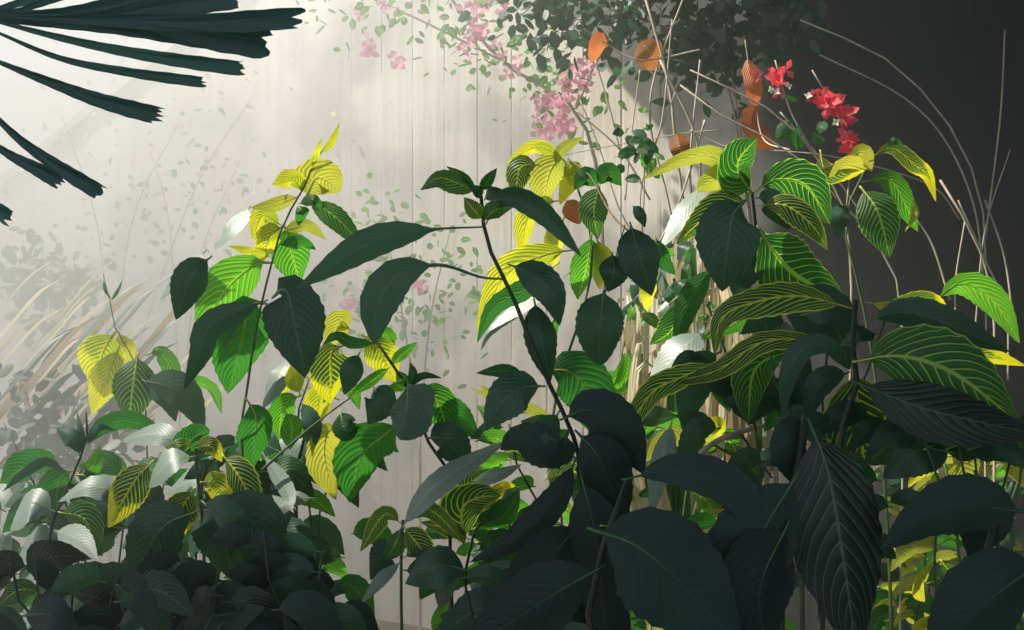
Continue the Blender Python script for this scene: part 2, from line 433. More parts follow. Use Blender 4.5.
# ------------------------------------------------------------------ the plants
# --- the dark shoot in the centre
t = shoot('leafy_shoot', 'dark arching shoot in the centre with two long leaves reaching left', 'plant', 600, 1.5)
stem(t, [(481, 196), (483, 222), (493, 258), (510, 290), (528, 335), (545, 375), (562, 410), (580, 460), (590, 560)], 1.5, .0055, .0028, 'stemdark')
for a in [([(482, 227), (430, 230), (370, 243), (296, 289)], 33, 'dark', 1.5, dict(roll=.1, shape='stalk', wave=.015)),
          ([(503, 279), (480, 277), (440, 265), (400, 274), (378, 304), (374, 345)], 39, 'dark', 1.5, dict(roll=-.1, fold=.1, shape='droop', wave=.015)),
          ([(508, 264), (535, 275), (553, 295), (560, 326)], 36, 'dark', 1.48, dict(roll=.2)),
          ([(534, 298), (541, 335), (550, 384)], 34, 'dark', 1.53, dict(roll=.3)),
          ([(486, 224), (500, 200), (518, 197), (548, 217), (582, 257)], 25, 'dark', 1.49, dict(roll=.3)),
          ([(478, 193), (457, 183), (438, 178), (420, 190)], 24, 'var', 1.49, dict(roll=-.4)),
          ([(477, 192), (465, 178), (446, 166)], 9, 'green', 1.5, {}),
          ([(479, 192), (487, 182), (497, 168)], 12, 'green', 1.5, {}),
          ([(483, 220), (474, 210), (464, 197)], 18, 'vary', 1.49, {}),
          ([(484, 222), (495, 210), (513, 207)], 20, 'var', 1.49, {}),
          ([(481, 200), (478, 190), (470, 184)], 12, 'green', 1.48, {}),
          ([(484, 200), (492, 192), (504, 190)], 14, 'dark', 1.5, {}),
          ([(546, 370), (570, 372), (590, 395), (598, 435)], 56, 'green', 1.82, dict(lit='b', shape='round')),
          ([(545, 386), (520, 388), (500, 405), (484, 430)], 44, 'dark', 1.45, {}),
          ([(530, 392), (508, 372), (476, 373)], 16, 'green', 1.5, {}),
          ([(560, 420), (590, 410), (620, 430), (645, 475)], 54, 'shaded', 1.4, {}),
          ([(568, 430), (560, 450), (520, 440), (500, 450)], 46, 'shaded', 1.42, {}),
          ([(575, 430), (600, 460), (625, 530)], 58, 'shaded', 1.38, {}),
          ([(580, 470), (596, 540), (606, 640)], 60, 'shaded', 1.36, {}),
          ([(578, 455), (555, 500), (515, 540), (470, 562)], 32, 'shaded', 1.38, {}),
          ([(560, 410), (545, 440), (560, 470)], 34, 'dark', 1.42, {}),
          ([(585, 520), (550, 560), (500, 640)], 64, 'shaded', 1.36, {})]:
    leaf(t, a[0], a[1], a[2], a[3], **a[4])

# --- tall hazy shoot on the left
t = shoot('leafy_shoot', 'tall shoot left of centre, green and shadowed leaves below pale yellow ones', 'plant', 240, 2.0)
stem(t, [(330, 140), (314, 162), (303, 190), (284, 222), (272, 262), (258, 320), (247, 390), (242, 440)], 1.98, .005, .0016, 'stem')
for a in [([(273, 263), (255, 265), (226, 290), (196, 336)], 42, 'lime', 1.98, dict(lit='b')),
          ([(268, 304), (250, 306), (240, 350), (228, 394)], 50, 'green', 1.98, dict(lit='b')),
          ([(272, 298), (286, 290), (296, 330), (305, 378)], 64, 'dark', 1.72, dict(roll=.1)),
          ([(212, 256), (192, 275), (176, 320)], 36, 'dark', 1.7, dict(roll=.2)),
          ([(268, 300), (212, 325), (200, 355), (184, 390)], 28, 'dark', 1.72, dict(roll=.3)),
          ([(206, 250), (184, 270), (160, 300)], 26, 'pale', 1.98, dict(lit='g')),
          ([(214, 318), (200, 350), (188, 384)], 22, 'pale', 1.98, dict(lit='g')),
          ([(240, 300), (228, 325), (224, 350)], 24, 'pale', 2.04, dict(lit='g')),
          ([(290, 355), (280, 375), (262, 410)], 26, 'pale', 2.1, dict(lit='g')),
          ([(250, 206), (232, 228), (215, 250)], 24, 'pale', 2.04, dict(lit='g')),
          ([(306, 196), (318, 178), (340, 192)], 32, 'gold', 2.0, dict(lit='b', shape='round')),
          ([(302, 192), (292, 180), (272, 185)], 20, 'yellow', 2.0, dict(lit='b')),
          ([(300, 196), (275, 205), (250, 208)], 14, 'gold', 2.0, dict(lit='b')),
          ([(282, 226), (262, 215), (252, 240)], 16, 'yellow', 2.0, dict(lit='b')),
          ([(284, 226), (270, 235), (262, 262)], 22, 'yellow', 2.0, dict(lit='b')),
          ([(306, 200), (326, 210), (345, 226), (366, 252)], 24, 'var', 1.98, dict(roll=.4)),
          ([(284, 224), (290, 245), (300, 285)], 40, 'lime', 2.05, dict(lit='b')),
          ([(296, 205), (303, 212), (299, 226)], 14, 'green', 1.96, dict(lit='b')),
          ([(298, 204), (314, 200), (322, 212)], 12, 'green', 1.96, {}),
          ([(280, 232), (305, 226), (326, 240)], 14, 'gold', 2.02, dict(lit='b')),
          ([(278, 245), (300, 243), (316, 250)], 14, 'green', 2.0, dict(lit='b')),
          ([(272, 258), (250, 252), (228, 246)], 10, 'yellow', 2.0, dict(lit='b')),
          ([(312, 168), (318, 150), (322, 138)], 7, 'yellow', 1.98, dict(lit='b')),
          ([(320, 155), (332, 142), (340, 122)], 7, 'yellow', 1.98, dict(lit='b')),
          ([(246, 398), (256, 420), (252, 470)], 34, 'green', 1.95, dict(lit='b'))]:
    leaf(t, a[0], a[1], a[2], a[3], **a[4])

# --- far left plant, faded by the mist
t = shoot('veined_shrub', 'small hazy shrub at far left, one yellow leaf beside a grey green one', 'shrub', 140, 2.5)
stem(t, [(103, 274), (110, 302), (116, 330), (140, 372), (146, 420)], 2.5, .005, .001, 'stem')
for a in [([(116, 331), (104, 350), (94, 386)], 40, 'yellow', 2.5, dict(lit='b')),
          ([(120, 345), (112, 365), (92, 415)], 30, 'yellow', 2.5, dict(lit='b')),
          ([(138, 352), (133, 385), (128, 426)], 46, 'var', 2.4, dict(roll=.1)),
          ([(118, 330), (124, 350), (122, 380)], 22, 'gold', 2.55, dict(lit='b')),
          ([(146, 356), (160, 352), (172, 372), (172, 395)], 20, 'lime', 2.5, dict(lit='b')),
          ([(140, 372), (165, 395), (176, 422)], 26, 'dark', 2.4, {}),
          ([(142, 380), (180, 392), (205, 432)], 38, 'dark', 2.3, {}),
          ([(142, 380), (205, 385), (222, 414)], 16, 'lime', 2.4, dict(lit='b')),
          ([(110, 302), (118, 290), (122, 280)], 4, 'green', 2.5, {}),
          ([(103, 280), (106, 292), (112, 300)], 4, 'green', 2.5, {})]:
    leaf(t, a[0], a[1], a[2], a[3], **a[4])

# --- low shoot by the left edge
t = shoot('leafy_shoot', 'low dark-stemmed shoot near the left edge with a bud-like tip', 'plant', 50, 2.0)
stem(t, [(86, 412), (87, 440), (80, 458), (70, 482), (57, 512), (48, 560)], 2.0, .006, .0022, 'stemdark')
for a in [([(80, 456), (73, 440), (56, 428)], 20, 'dark', 1.98, {}),
          ([(86, 448), (80, 430), (77, 412)], 8, 'dark', 1.98, {}),
          ([(86, 446), (96, 428), (116, 430)], 9, 'dark', 1.98, {}),
          ([(86, 450), (104, 426), (140, 424), (182, 458)], 22, 'green', 2.02, dict(lit='b')),
          ([(70, 480), (48, 462), (26, 472), (2, 492)], 11, 'dark', 1.98, {}),
          ([(74, 470), (60, 480), (56, 512)], 32, 'green', 2.05, dict(lit='b')),
          ([(72, 474), (88, 480), (84, 520)], 36, 'green', 2.06, dict(lit='b')),
          ([(76, 468), (92, 468), (100, 445)], 16, 'lime', 2.08, dict(lit='b')),
          ([(68, 490), (116, 492), (88, 486), (58, 502)], 24, 'pale', 1.96, dict(lit='g')),
          ([(57, 512), (30, 505), (10, 530)], 34, 'pale', 1.98, dict(lit='g')),
          ([(58, 512), (85, 520), (95, 556)], 34, 'var', 1.98, {}),
          ([(54, 530), (80, 540), (98, 560)], 22, 'pale', 1.95, dict(lit='g'))]:
    leaf(t, a[0], a[1], a[2], a[3], **a[4])

# --- low plant with yellow tipped leaves
t = shoot('veined_shrub', 'low left shrub with hanging yellow-tipped leaves and one whitish glossy leaf', 'shrub', 200, 1.95)
stem(t, [(196, 440), (196, 462), (200, 500), (204, 560)], 1.95, .006, .003, 'stem')
stem(t, [(222, 452), (205, 470), (200, 500)], 1.95, .004, .002, 'stem', ground=False)
for a in [([(196, 456), (170, 461), (146, 488)], 30, 'pale', 1.88, dict(lit='g')),
          ([(154, 460), (134, 482), (108, 528)], 38, 'tip', 1.9, dict(roll=.1)),
          ([(190, 452), (160, 434), (120, 440)], 22, 'pale', 1.93, dict(lit='g')),
          ([(182, 454), (194, 438), (210, 430)], 26, 'green', 1.95, dict(lit='b', shape='round')),
          ([(180, 452), (190, 432), (200, 424)], 14, 'green', 1.95, {}),
          ([(196, 488), (182, 508), (171, 544)], 36, 'tip', 1.88, dict(roll=.1)),
          ([(200, 482), (216, 484), (222, 512)], 28, 'yellow', 1.92, dict(lit='b')),
          ([(222, 454), (240, 478), (258, 514)], 36, 'vary', 1.88, {}),
          ([(196, 448), (210, 446), (222, 462)], 20, 'tip', 1.9, {}),
          ([(196, 444), (180, 446), (165, 460)], 16, 'vary', 1.92, {}),
          ([(262, 452), (290, 500), (262, 520)], 14, 'pale', 1.9, dict(lit='g')),
          ([(316, 498), (290, 500), (262, 522)], 18, 'pale', 1.9, dict(lit='g')),
          ([(200, 500), (220, 520), (232, 580)], 64, 'dark', 1.85, {}),
          ([(204, 510), (255, 525), (262, 590)], 60, 'dark', 1.8, {}),
          ([(200, 510), (160, 530), (130, 590)], 60, 'dark', 1.84, {}),
          ([(146, 548), (142, 560), (144, 580)], 16, 'lime', 2.1, dict(lit='b'))]:
    leaf(t, a[0], a[1], a[2], a[3], **a[4])

# --- plant between the tall left shoot and the centre
t = shoot('veined_shrub', 'shrub left of the central shoot, round dark glossy leaf at its tip', 'shrub', 440, 1.85)
stem(t, [(374, 338), (392, 364), (408, 388), (426, 438), (446, 468), (450, 540)], 1.82, .005, .0026, 'stemdark')
for a in [([(408, 384), (406, 410), (400, 440)], 52, 'dark', 1.76, dict(lit='f', shape='round', tilt=.2)),
          ([(378, 343), (352, 343), (336, 336), (322, 346)], 13, 'green', 1.82, {}),
          ([(345, 345), (332, 352), (331, 376), (330, 404)], 38, 'tip', 1.85, dict(lit='b')),
          ([(360, 333), (378, 350), (396, 384)], 36, 'yellow', 1.88, dict(lit='b')),
          ([(350, 330), (340, 322), (330, 350)], 24, 'gold', 1.95, dict(lit='b')),
          ([(392, 366), (368, 384), (348, 398)], 12, 'lime', 1.83, dict(lit='b')),
          ([(394, 368), (404, 384), (382, 392)], 13, 'lime', 1.83, dict(lit='b')),
          ([(402, 420), (386, 434), (362, 456), (350, 503)], 50, 'green', 1.86, dict(lit='b')),
          ([(345, 425), (328, 432), (325, 460), (336, 500)], 32, 'gold', 1.9, dict(lit='b')),
          ([(412, 390), (436, 400), (450, 440)], 38, 'lime', 1.92, dict(lit='b')),
          ([(414, 400), (440, 405), (480, 440)], 34, 'green', 1.94, dict(lit='b')),
          ([(409, 388), (422, 376), (442, 378)], 8, 'dark', 1.8, {}),
          ([(409, 387), (413, 374), (410, 362)], 10, 'green', 1.8, {}),
          ([(360, 352), (352, 370), (344, 395)], 24, 'dark', 1.8, {}),
          ([(372, 385), (380, 400), (368, 425)], 34, 'dark', 1.83, {}),
          ([(392, 366), (402, 355), (418, 342)], 12, 'lime', 1.84, dict(lit='b')),
          ([(340, 400), (320, 395), (318, 430)], 22, 'yellow', 1.95, dict(lit='b')),
          ([(340, 410), (345, 430), (360, 425)], 28, 'green', 1.84, {}),
          ([(426, 438), (445, 440), (470, 470)], 40, 'dark', 1.78, {}),
          ([(395, 345), (385, 332), (372, 330)], 14, 'lime', 1.86, dict(lit='b')),
          ([(300, 395), (296, 372), (310, 360)], 18, 'yellow', 2.0, dict(lit='b')),
          ([(284, 410), (292, 425), (290, 450)], 22, 'lime', 2.0, dict(lit='b')),
          ([(300, 400), (312, 425), (310, 455)], 20, 'dark', 1.9, {})]:
    leaf(t, a[0], a[1], a[2], a[3], **a[4])
stem(t, [(350, 398), (320, 420), (290, 445), (262, 470)], 1.86, .003, .0012, 'stem', ground=False)

# --- yellow and lime leaves behind the central shoot
t = shoot('veined_shrub', 'yellow-leaved shrub behind the central shoot, lit through by the sun', 'shrub', 560, 2.15)
stem(t, [(568, 158), (575, 180), (592, 240), (586, 300), (560, 380), (550, 460)], 2.15, .006, .002, 'stem')
for a in [([(566, 150), (550, 172), (542, 208)], 38, 'gold', 2.15, dict(lit='b')),
          ([(562, 158), (575, 175), (560, 205)], 26, 'yellow', 2.15, dict(lit='b')),
          ([(562, 156), (535, 147), (506, 162)], 13, 'yellow', 2.15, dict(lit='b')),
          ([(556, 168), (562, 150), (584, 137)], 12, 'gold', 2.15, dict(lit='b')),
          ([(540, 165), (520, 168), (516, 200)], 28, 'vary', 2.12, {}),
          ([(562, 200), (530, 210), (520, 262)], 22, 'yellow', 2.2, dict(lit='b')),
          ([(566, 215), (556, 235), (555, 270)], 22, 'yellow', 2.2, dict(lit='b')),
          ([(575, 250), (545, 255), (505, 275), (476, 332)], 30, 'yellow', 2.2, dict(lit='b')),
          ([(560, 262), (528, 288), (495, 308), (477, 343)], 22, 'green', 2.1, dict(lit='b')),
          ([(570, 272), (530, 300), (492, 330), (480, 352)], 16, 'pale', 2.15, dict(lit='g')),
          ([(592, 232), (588, 262), (578, 300)], 34, 'lime', 2.14, dict(lit='b')),
          ([(596, 236), (604, 262), (600, 290)], 26, 'yellow', 2.16, dict(lit='b')),
          ([(600, 184), (594, 210), (598, 239)], 32, 'var', 2.05, dict(roll=.1)),
          ([(598, 188), (586, 176), (574, 190)], 20, 'green', 2.08, {}),
          ([(598, 187), (608, 172), (622, 186)], 20, 'green', 2.08, {}),
          ([(604, 290), (600, 325), (600, 366)], 48, 'dark', 1.72, dict(roll=0, shape='round')),
          ([(630, 222), (638, 250), (652, 296)], 44, 'dark', 1.72, dict(roll=.1)),
          ([(612, 252), (614, 272), (608, 292)], 32, 'dark', 1.74, {}),
          ([(655, 235), (662, 255), (676, 275)], 20, 'green', 1.9, dict(lit='b')),
          ([(640, 270), (650, 290), (648, 312)], 22, 'yellow', 2.0, dict(lit='b')),
          ([(632, 205), (640, 215), (645, 228)], 12, 'dark', 1.72, {}),
          ([(552, 360), (548, 350), (560, 310)], 14, 'lime', 2.2, dict(lit='b')),
          ([(590, 400), (600, 385), (620, 375), (625, 352)], 18, 'lime', 2.2, dict(lit='b')),
          ([(612, 400), (625, 385), (630, 350)], 22, 'lime', 2.2, dict(lit='b')),
          ([(560, 420), (500, 400), (470, 388)], 14, 'gold', 2.2, dict(lit='b')),
          ([(520, 400), (495, 395), (480, 385)], 12, 'gold', 2.2, dict(lit='b'))]:
    leaf(t, a[0], a[1], a[2], a[3], **a[4])
stem(t, [(570, 160), (590, 176), (612, 215), (640, 240)], [2.1, 2.05, 1.9, 1.74], .0024, .0012, 'bark', ground=False)
stem(t, [(625, 225), (606, 290), (592, 330)], 1.76, .0016, .001, 'bark', ground=False)

# --- right hand shoot, its crown of leaves in the sun
t = shoot('veined_shrub', 'tall right-hand shrub crowned by upright and outspread green leaves', 'shrub', 800, 1.9)
stem(t, [(752, 192), (757, 235), (768, 290), (790, 350), (812, 420), (820, 500)], 1.9, .008, .003, 'stemdark')
for a in [([(752, 194), (738, 165), (757, 138)], 44, 'vgreen', 1.88, dict(lit='b')),
          ([(750, 192), (732, 170), (724, 150)], 20, 'vgreen', 1.9, dict(lit='b')),
          ([(754, 193), (775, 180), (806, 186), (830, 224)], 42, 'vgreen', 1.86, dict(lit='b')),
          ([(748, 196), (718, 160), (690, 158), (640, 180)], 18, 'gold', 1.92, dict(lit='b')),
          ([(750, 194), (722, 178), (696, 190)], 28, 'gold', 1.93, dict(lit='b', shape='round')),
          ([(750, 200), (722, 204), (700, 222), (676, 244)], 30, 'vary', 1.86, dict(roll=.3)),
          ([(746, 200), (733, 215), (728, 245), (722, 292)], 68, 'dark', 1.7, dict(roll=0)),
          ([(757, 225), (770, 245), (796, 275), (848, 302)], 74, 'vgreen', 1.8, dict(roll=.1, lit='b')),
          ([(758, 206), (785, 205), (812, 225), (828, 250)], 30, 'vary', 1.84, {}),
          ([(755, 198), (770, 200), (790, 230)], 26, 'dark', 1.88, {}),
          ([(760, 240), (745, 270), (735, 300)], 40, 'dark', 1.84, {}),
          ([(704, 184), (684, 212), (660, 250)], 20, 'pale', 2.0, dict(lit='g')),
          ([(706, 330), (680, 350), (646, 392)], 34, 'pale', 1.9, dict(lit='g')),
          ([(764, 322), (778, 336), (790, 368)], 26, 'pale', 1.8, dict(lit='g')),
          ([(672, 420), (662, 460), (650, 520)], 20, 'pale', 1.8, dict(lit='g')),
          ([(775, 300), (830, 320), (850, 370)], 66, 'dark', 1.76, {}),
          ([(768, 290), (740, 320), (700, 340)], 24, 'vgreen', 1.86, dict(lit='b')),
          ([(790, 350), (755, 370), (748, 425)], 44, 'vgreen', 1.7, dict(roll=.2)),
          ([(812, 350), (800, 380), (810, 420)], 30, 'dark', 1.76, {}),
          ([(722, 350), (700, 370), (682, 430)], 38, 'dark', 1.8, {}),
          ([(680, 300), (672, 330), (650, 345)], 30, 'vgreen', 1.95, dict(lit='b')),
          ([(715, 265), (690, 300), (675, 350)], 26, 'green', 1.93, {})]:
    leaf(t, a[0], a[1], a[2], a[3], **a[4])

# --- leaves farther right against the dark wall
t = shoot('veined_shrub', 'shrub against the dark wall, striped oval leaf and yellow-tipped arching leaf', 'shrub', 900, 2.1)
stem(t, [(866, 168), (850, 200), (846, 240), (862, 300), (880, 420)], 2.08, .006, .002, 'stem')
for a in [([(860, 186), (878, 212), (890, 258)], 46, 'var', 2.0, dict(roll=.05)),
          ([(862, 182), (890, 180), (908, 210), (918, 232)], 24, 'lime', 2.05, dict(lit='b')),
          ([(868, 160), (892, 148), (916, 166), (928, 176), (936, 202)], 16, 'tip', 2.05, dict(lit='b')),
          ([(888, 150), (895, 140), (904, 146)], 8, 'green', 2.05, {}),
          ([(820, 150), (826, 172), (845, 172), (872, 166)], 22, 'tip', 2.03, dict(lit='b')),
          ([(848, 160), (862, 152), (872, 172)], 16, 'gold', 2.04, dict(lit='b')),
          ([(866, 170), (845, 165), (828, 178)], 16, 'gold', 2.04, dict(lit='b')),
          ([(850, 205), (840, 215), (838, 240)], 20, 'dark', 2.05, {}),
          ([(912, 196), (916, 215), (905, 232)], 12, 'gold', 2.06, dict(lit='b'))]:
    leaf(t, a[0], a[1], a[2], a[3], **a[4])

# --- big yellow-veined plant at right
t = shoot('veined_shrub', 'large dark shrub at the right edge with yellow-veined arching leaves', 'shrub', 870, 1.5)
stem(t, [(856, 300), (852, 340), (858, 380), (842, 430), (838, 520)], 1.52, .008, .004, 'stemdark')
for a in [([(852, 308), (800, 296), (755, 302), (722, 318), (714, 356)], 34, 'vary', 1.5, dict(roll=-.5)),
          ([(850, 345), (770, 340), (722, 368), (690, 378), (640, 385)], 22, 'vary', 1.5, dict(roll=-.4)),
          ([(720, 362), (680, 378), (650, 395), (620, 446)], 28, 'vary', 1.5, dict(roll=.3)),
          ([(852, 362), (900, 356), (955, 374), (1020, 424)], 78, 'var', 1.42, dict(roll=-.1, fold=.1, wave=.015)),
          ([(862, 322), (905, 312), (950, 325), (1010, 352)], 36, 'dark', 1.5, {}),
          ([(930, 304), (962, 284), (994, 302), (1020, 344)], 28, 'lime', 1.95, dict(lit='b')),
          ([(866, 302), (895, 308), (932, 302)], 14, 'gold', 1.9, dict(lit='b')),
          ([(880, 305), (925, 300), (950, 315)], 16, 'tip', 1.88, dict(lit='b')),
          ([(905, 355), (960, 350), (1026, 366)], 22, 'tip', 1.8, dict(lit='b')),
          ([(854, 366), (858, 410), (866, 474)], 80, 'vary', 1.62, dict(lit='b', roll=.1)),
          ([(850, 380), (930, 410), (1045, 436)], 60, 'shaded_var', 1.38, {}),
          ([(850, 372), (820, 385), (808, 420)], 30, 'dark', 1.5, {}),
          ([(855, 350), (810, 345), (790, 372), (782, 420)], 24, 'dark', 1.48, {})]:
    leaf(t, a[0], a[1], a[2], a[3], **a[4])

# --- near foliage, nearly black against the light
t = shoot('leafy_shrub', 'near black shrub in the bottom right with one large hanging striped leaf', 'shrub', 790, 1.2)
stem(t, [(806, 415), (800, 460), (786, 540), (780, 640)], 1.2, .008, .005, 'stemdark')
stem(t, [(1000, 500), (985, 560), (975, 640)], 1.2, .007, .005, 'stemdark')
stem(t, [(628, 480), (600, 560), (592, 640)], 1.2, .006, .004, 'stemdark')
for a in [([(808, 418), (828, 470), (842, 550), (858, 660)], 100, 'shaded_var', 1.18, dict(roll=.05, fold=.35)),
          ([(806, 418), (790, 440), (800, 490)], 40, 'shaded', 1.22, {}),
          ([(622, 480), (680, 470), (740, 495), (778, 572)], 42, 'shaded', 1.15, dict(roll=.1)),
          ([(588, 528), (650, 555), (745, 650)], 112, 'shaded', 1.1, dict(roll=.1)),
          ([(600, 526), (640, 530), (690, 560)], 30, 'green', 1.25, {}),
          ([(1030, 512), (950, 508), (880, 550)], 64, 'shaded', 1.15, dict(roll=.1)),
          ([(1045, 560), (990, 600), (925, 665)], 96, 'shaded', 1.1, dict(roll=.1)),
          ([(605, 565), (545, 600), (455, 660)], 76, 'shaded', 1.12, dict(roll=.1)),
          ([(800, 470), (745, 560), (700, 640)], 90, 'shaded', 1.15, {}),
          ([(790, 520), (760, 590), (770, 660)], 90, 'shaded', 1.14, {}),
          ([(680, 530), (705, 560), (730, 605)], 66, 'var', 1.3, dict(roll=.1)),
          ([(975, 470), (985, 520), (970, 560)], 60, 'shaded', 1.24, {})]:
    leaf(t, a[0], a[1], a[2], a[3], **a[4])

# --- striped plant, bottom centre
t = shoot('veined_shrub', 'slim striped plant at bottom centre with one long greyish glossy leaf', 'shrub', 400, 1.75)
stem(t, [(403, 520), (401, 570), (402, 640)], 1.75, .004, .0025, 'stem')
for a in [([(402, 524), (384, 515), (360, 552)], 20, 'vary', 1.75, {}),
          ([(402, 522), (430, 510), (466, 545)], 18, 'vary', 1.75, {}),
          ([(398, 532), (430, 490), (470, 462), (508, 440)], 26, 'pale', 1.72, dict(lit='g', shape='ovate')),
          ([(402, 526), (395, 545), (385, 560)], 22, 'var', 1.76, {}),
          ([(403, 526), (418, 545), (432, 565)], 30, 'vary', 1.74, {}),
          ([(402, 560), (380, 580), (360, 604)], 14, 'pale', 1.74, dict(lit='g')),
          ([(402, 570), (430, 575), (420, 600)], 30, 'green', 1.76, {}),
          ([(403, 558), (420, 552), (434, 580)], 16, 'green', 1.74, {}),
          ([(402, 548), (385, 552), (370, 580)], 30, 'dark', 1.78, {})]:
    leaf(t, a[0], a[1], a[2], a[3], **a[4])
t = shoot('veined_shrub', 'low centre plant with a bold black and yellow striped leaf', 'shrub', 465, 1.85)
stem(t, [(500, 500), (470, 540), (466, 600)], 1.85, .004, .0025, 'stemdark')
for a in [([(465, 542), (462, 510), (478, 498), (502, 496)], 44, 'vary', 1.84, dict(lit='b')),
          ([(480, 500), (470, 485), (488, 470)], 24, 'vary', 1.86, dict(lit='b')),
          ([(470, 520), (500, 490), (516, 486)], 20, 'tip', 1.86, dict(lit='b')),
          ([(472, 530), (505, 515), (520, 488)], 30, 'green', 1.86, dict(lit='b')),
          ([(470, 540), (450, 530), (420, 522)], 18, 'vary', 1.84, {}),
          ([(470, 482), (500, 474), (522, 464)], 14, 'pale', 1.82, dict(lit='g')),
          ([(468, 570), (450, 572), (440, 612)], 26, 'pale', 1.8, dict(roll=.2)),
          ([(520, 558), (502, 575), (500, 616)], 40, 'pale', 1.8, dict(lit='g')),
          ([(480, 555), (500, 545), (535, 560)], 34, 'green', 1.86, {}),
          ([(560, 545), (545, 575), (530, 600)], 14, 'gold', 1.95, dict(lit='b')),
          ([(530, 590), (525, 570), (545, 560)], 26, 'var', 1.86, {})]:
    leaf(t, a[0], a[1], a[2], a[3], **a[4])

# ------------------------------------------------------------------ low undergrowth, plant by plant
UG = [
 ('dark undergrowth plant filling the bottom left corner', 60, 1.6, (-40, 130), (540, 670), 26, ['dark', 'shaded', 'shaded', 'shaded_var', 'var'], (40, 76)),
 ('dark undergrowth plant below the yellow-tipped leaves', 190, 1.58, (110, 260), (545, 670), 28, ['dark', 'shaded', 'shaded', 'shaded_var'], (44, 84)),
 ('dark undergrowth plant below the round glossy leaf at left centre', 290, 1.6, (235, 340), (520, 660), 26, ['dark', 'shaded', 'shaded'], (44, 84)),
 ('dark undergrowth at bottom centre under the striped leaf', 520, 1.6, (450, 600), (560, 660), 22, ['dark', 'shaded', 'green', 'shaded'], (50, 90)),
 ('bushy green plant behind the two leftmost shoots', 130, 2.2, (-20, 260), (430, 660), 92, ['green', 'dark', 'dark', 'green', 'pale', 'dark'], (36, 60)),
 ('green bushy plant behind the left centre leaves', 290, 2.1, (220, 345), (410, 640), 60, ['green', 'dark', 'dark', 'dark', 'lime'], (36, 60)),
 ('small-leaved green plant behind the central dark stem', 560, 2.0, (455, 650), (400, 640), 80, ['green', 'lime', 'dark', 'green', 'vary', 'pale'], (26, 48)),
 ('bright bushy plant behind the near black leaves right of centre', 690, 2.45, (620, 800), (400, 680), 95, ['yellow', 'lime', 'lime', 'dark', 'green', 'gold', 'straw'], (20, 44)),
 ('bright bushy plant in the lower right, glimpsed between black leaves', 940, 2.9, (860, 1040), (425, 640), 98, ['yellow', 'lime', 'lime', 'dark', 'green', 'gold', 'straw'], (22, 46)),
 ('bright small-leaved plant low in the bottom right corner behind black leaves', 900, 2.7, (840, 1040), (530, 720), 80, ['yellow', 'lime', 'green', 'gold', 'dark', 'green'], (22, 44)),
 ('shadowed leafy plant at the right edge under the yellow-veined leaves', 1000, 1.6, (900, 1050), (395, 470), 14, ['dark', 'dark', 'green'], (40, 80)),
 ('dark bushy plant right of centre between hanging leaves', 800, 1.7, (700, 900), (300, 640), 46, ['dark', 'dark', 'green', 'dark'], (34, 66)),
]
for lab, foot, y0, (u0, u1), (v0, v1), cnt, mats, (s0, s1) in UG:
    t = shoot('undergrowth_plant', lab, 'plant', foot, y0)
    nst = 5; tops = []
    for k in range(nst):
        tu = u0 + (u1 - u0) * (k + .5) / nst + random.uniform(-12, 12); tv = v0 + random.uniform(5, 45)
        yy = y0 + random.uniform(-.08, .1)
        mid = ((tu + foot) / 2 + random.uniform(-15, 15), tv + 90)
        stem(t, [(tu, tv), (tu * .75 + foot * .25, tv + 60), mid], yy, .005, .0018, random.choice(['stem', 'stemdark']))
        tops.append((tu, tv, yy))
    for i in range(cnt):
        tu, tv, yy = tops[i % nst]
        bu = tu + random.uniform(-14, 14); bv = tv + (v1 - tv) * random.random() ** 1.1 * .9
        an = random.choice([0, math.pi]) + random.uniform(-.5, 1.3) * (1 if random.random() < .5 else .6)
        s = random.uniform(s0, s1)
        dx = math.cos(an) * s; dv = abs(math.sin(an)) * s * .8 + s * .15
        if random.random() < .18: dv = -dv * .7
        pts = [(bu, bv), (bu + dx * .5, bv + dv * .25 - s * .12), (bu + dx, bv + dv)]
        mt = random.choice(mats)
        leaf(t, pts, s * random.uniform(.42, .62), mt, yy + random.uniform(-.06, .12), lit='b' if mt in ('gold', 'yellow', 'lime') else 'g' if mt == 'pale' else random.choice(['b', 'f', 'n']) if mt == 'green' else random.choice('fnn'), dy=random.uniform(-.04, .04))

# ------------------------------------------------------------------ fan palm frond, top left
pt = thing('fan_palm', 'dark fan palm frond spreading in from the top left corner', 'palm', (-1.15, 1.3, 0))
tube('trunk', [Vector((0, 0, -.02)), Vector((0.02, 0, .7)), Vector((0, 0, 1.35))], .07, .06, 'bark', pt, n=12, sides=12)
hub = at(-14, 18, 1.3)
tube('petiole', [Vector((0, 0, 1.33)), Vector((.12, 0, 1.75)), hub - pt.location], .012, .008, 'palm', pt)
def segment(pts, w, y=1.3, dy=0.0, rag=True):
    W = [at(a, c, y + dy * i / (len(pts) - 1)) - pt.location for i, (a, c) in enumerate(pts)]
    C, _ = even(W, 18)
    V, Fc, UV = leaf_mesh(C, w * 1.3 / F * y, Vector((0.1, -1, .12)), 'blunt', .35, .035, m=4, seed=random.random() * 6, ragged=True)
    link_mesh('leaf_segment', V, Fc, 'palm', pt, UV)
